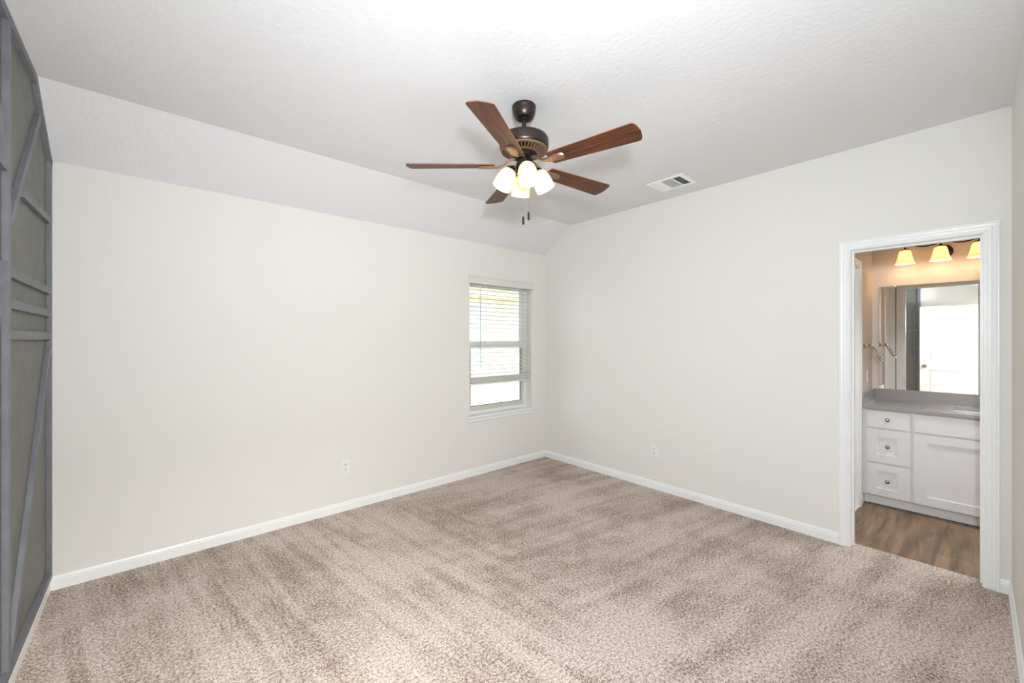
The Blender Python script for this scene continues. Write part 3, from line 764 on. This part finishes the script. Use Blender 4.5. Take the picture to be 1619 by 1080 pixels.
# countertop with back and side splash, sink cut-out
CX0, CZ0, CZ1 = 4.650, VT + 0.0005, 0.858
SY0, SY1, SXa, SXb = -0.30, 0.125, 4.790, 5.130
ct = tag(MB().box(CX0, VYR - 0.005, CZ0, SXa, VYL, CZ1).box(SXb, VYR - 0.005, CZ0, XB1 - 0.001, VYL, CZ1).box(SXa, SY1, CZ0, SXb, VYL, CZ1).box(SXa, VYR - 0.005, CZ0, SXb, SY0, CZ1)
         .build('countertop', 'counter', origin=(4.95, 0.13, CZ0)), 'grey-brown stone countertop with splash, on the white bathroom vanity', 'countertop')
MB().box(XB1 - 0.021, VYR - 0.005, CZ1, XB1 - 0.001, VYL - 0.0205, 0.958).build('backsplash', 'counter', ct)
MB().box(CX0 + 0.004, VYL - 0.020, CZ1, XB1 - 0.001, VYL, 0.958).build('side_splash', 'counter', ct)
b = MB(); zb = 0.72
o_ = [(SXa - 0.006, SY0 - 0.006), (SXb + 0.006, SY0 - 0.006), (SXb + 0.006, SY1 + 0.006), (SXa - 0.006, SY1 + 0.006)]; i_ = [(SXa, SY0), (SXb, SY0), (SXb, SY1), (SXa, SY1)]; k_ = [(SXa + 0.05, SY0 + 0.05), (SXb - 0.05, SY0 + 0.05), (SXb - 0.05, SY1 - 0.05), (SXa + 0.05, SY1 - 0.05)]
v = [(x, y, CZ0 - 0.002) for x, y in o_] + [(x, y, CZ0 - 0.002) for x, y in i_] + [(x, y, zb) for x, y in k_] + [(x, y, zb - 0.01) for x, y in k_]
f = [(i, (i + 1) % 4, 4 + (i + 1) % 4, 4 + i) for i in range(4)] + [(4 + i, 4 + (i + 1) % 4, 8 + (i + 1) % 4, 8 + i) for i in range(4)] + [(8, 9, 10, 11)] + [(i, (i + 1) % 4, 12 + (i + 1) % 4, 12 + i) for i in range(4)] + [(15, 14, 13, 12)]
b.add(v, f); sk = b.build('sink', 'sink', ct)
# mirror with clips
mr_ = thing('wall_mirror', 'large frameless wall mirror with small clips above the bathroom counter splash', 'mirror', (XB1 - 0.004, 0.1, 0.96))
MB().box(XB1 - 0.0065, -0.36, 0.962, XB1 - 0.0005, 0.617, 1.934).build('mirror_backing', 'mirror_edge', mr_)
MB().box(XB1 - 0.0070, -0.3595, 0.9625, XB1 - 0.0064, 0.6165, 1.9335).build('mirror_glass', 'mirror', mr_)
for y, z in ((0.505, 1.934), (-0.25, 1.934)):
    MB().box(XB1 - 0.011, y - 0.008, z - 0.010, XB1 - 0.0005, y + 0.008, z + 0.010).build('mirror_clip', 'plastic', mr_, bevel=0.001)

# ------------------------------------------------------------------ vanity light
vl = thing('vanity_light', 'bronze vanity light with wavy bar and three amber bell shades, above the bathroom mirror', 'light', (XB1, 0.205, 2.24))
LXc = 5.115
b = MB(); b.lathe([(0.0, 0), (0.058, 0.0), (0.058, 0.010), (0.050, 0.018), (0.030, 0.022), (0.0, 0.022)], (XB1 - 0.0005, 0.190, 2.205), (-1, 0, 0), 40); b.build('back_plate', 'bronze', vl, smooth=True)
MB().tube([(XB1 - 0.02, 0.190, 2.215), (XB1 - 0.06, 0.192, 2.240), (LXc + 0.02, 0.2, 2.248), (LXc, 0.205, 2.256)], 0.008, 12).build('bracket', 'bronze_dark', vl, smooth=True)
pts = []
for i in range(49):
    t = i / 48; y = 0.44 - t * 0.47; pts.append((LXc, y, 2.262 + 0.010 * math.sin(2 * PI * (0.44 - y) / 0.219 + 0.5)))
MB().tube(pts, 0.0055, 10).build('wavy_bar', 'bronze_dark', vl, smooth=True)
for y in (0.427, 0.205, -0.014):
    b = MB(); b.lathe([(0.0, 0.0), (0.006, 0.0), (0.006, -0.012), (0.030, -0.020), (0.032, -0.025), (0.020, -0.026), (0.0, -0.026)], (LXc, y, 2.262), (0, 0, 1), 28); b.build('shade_holder', 'bronze_dark', vl, smooth=True)
    outer = [(0.022, -0.024), (0.034, -0.030), (0.041, -0.042), (0.0445, -0.058), (0.0475, -0.078), (0.052, -0.100), (0.059, -0.124), (0.070, -0.148)]
    inner = [(r - 0.0026, h - 0.0004) for r, h in outer[::-1]]
    s_ = MB().lathe(outer + inner, (LXc, y, 2.262), (0, 0, 1), 44, closed=True).build('lamp_shade', 'vanity_glass', vl, smooth=True)
    MB().lathe([(0.0, -0.04), (0.011, -0.042), (0.012, -0.062), (0.021, -0.080), (0.026, -0.098), (0.022, -0.116), (0.012, -0.126), (0.0, -0.129)], (LXc, y, 2.262), (0, 0, 1), 24).build('bulb', 'vanity_bulb', s_, smooth=True)
    point('vanity_lamp', (LXc, y, 2.262 - 0.15), 0.62, (1.0, 0.58, 0.28), 0.03)

# ------------------------------------------------------------------ towel ring
tx, tz = 4.785, 1.375
tr_ = thing('towel_ring', 'polished nickel towel ring sticking out from the bathroom side wall by the mirror', 'towel ring', (tx, YB, tz))
b = MB(); b.lathe([(0.0, 0), (0.025, 0.0), (0.025, 0.006), (0.018, 0.010), (0.013, 0.016), (0.011, 0.035), (0.014, 0.045), (0.010, 0.056), (0.0, 0.060)], (tx, YB - 0.0003, tz), (0, -1, 0), 28); b.build('post', 'nickel', tr_, smooth=True)
v = []; R_ = 0.075; dvec = Vector((0, -0.46, -0.888)).normalized(); top = Vector((tx, YB - 0.053, tz + 0.002)); cc = top + dvec * R_
ring = [cc + (-dvec) * R_ * math.cos(t) + Vector((1, 0, 0)) * R_ * math.sin(t) for t in [2 * PI * k / 40 for k in range(40)]]
MBr = MB(); seg = 10; vv = []; nn = Vector((1, 0, 0)).cross(dvec).normalized()
for p in ring:
    rd = (p - cc).normalized()
    for k in range(seg):
        g = 2 * PI * k / seg; vv.append(p + rd * 0.0065 * math.cos(g) + nn * 0.0065 * math.sin(g))
ff = [(i * seg + k, i * seg + (k + 1) % seg, ((i + 1) % 40) * seg + (k + 1) % seg, ((i + 1) % 40) * seg + k) for i in range(40) for k in range(seg)]
MBr.add(vv, ff); MBr.build('ring', 'nickel', tr_, smooth=True)
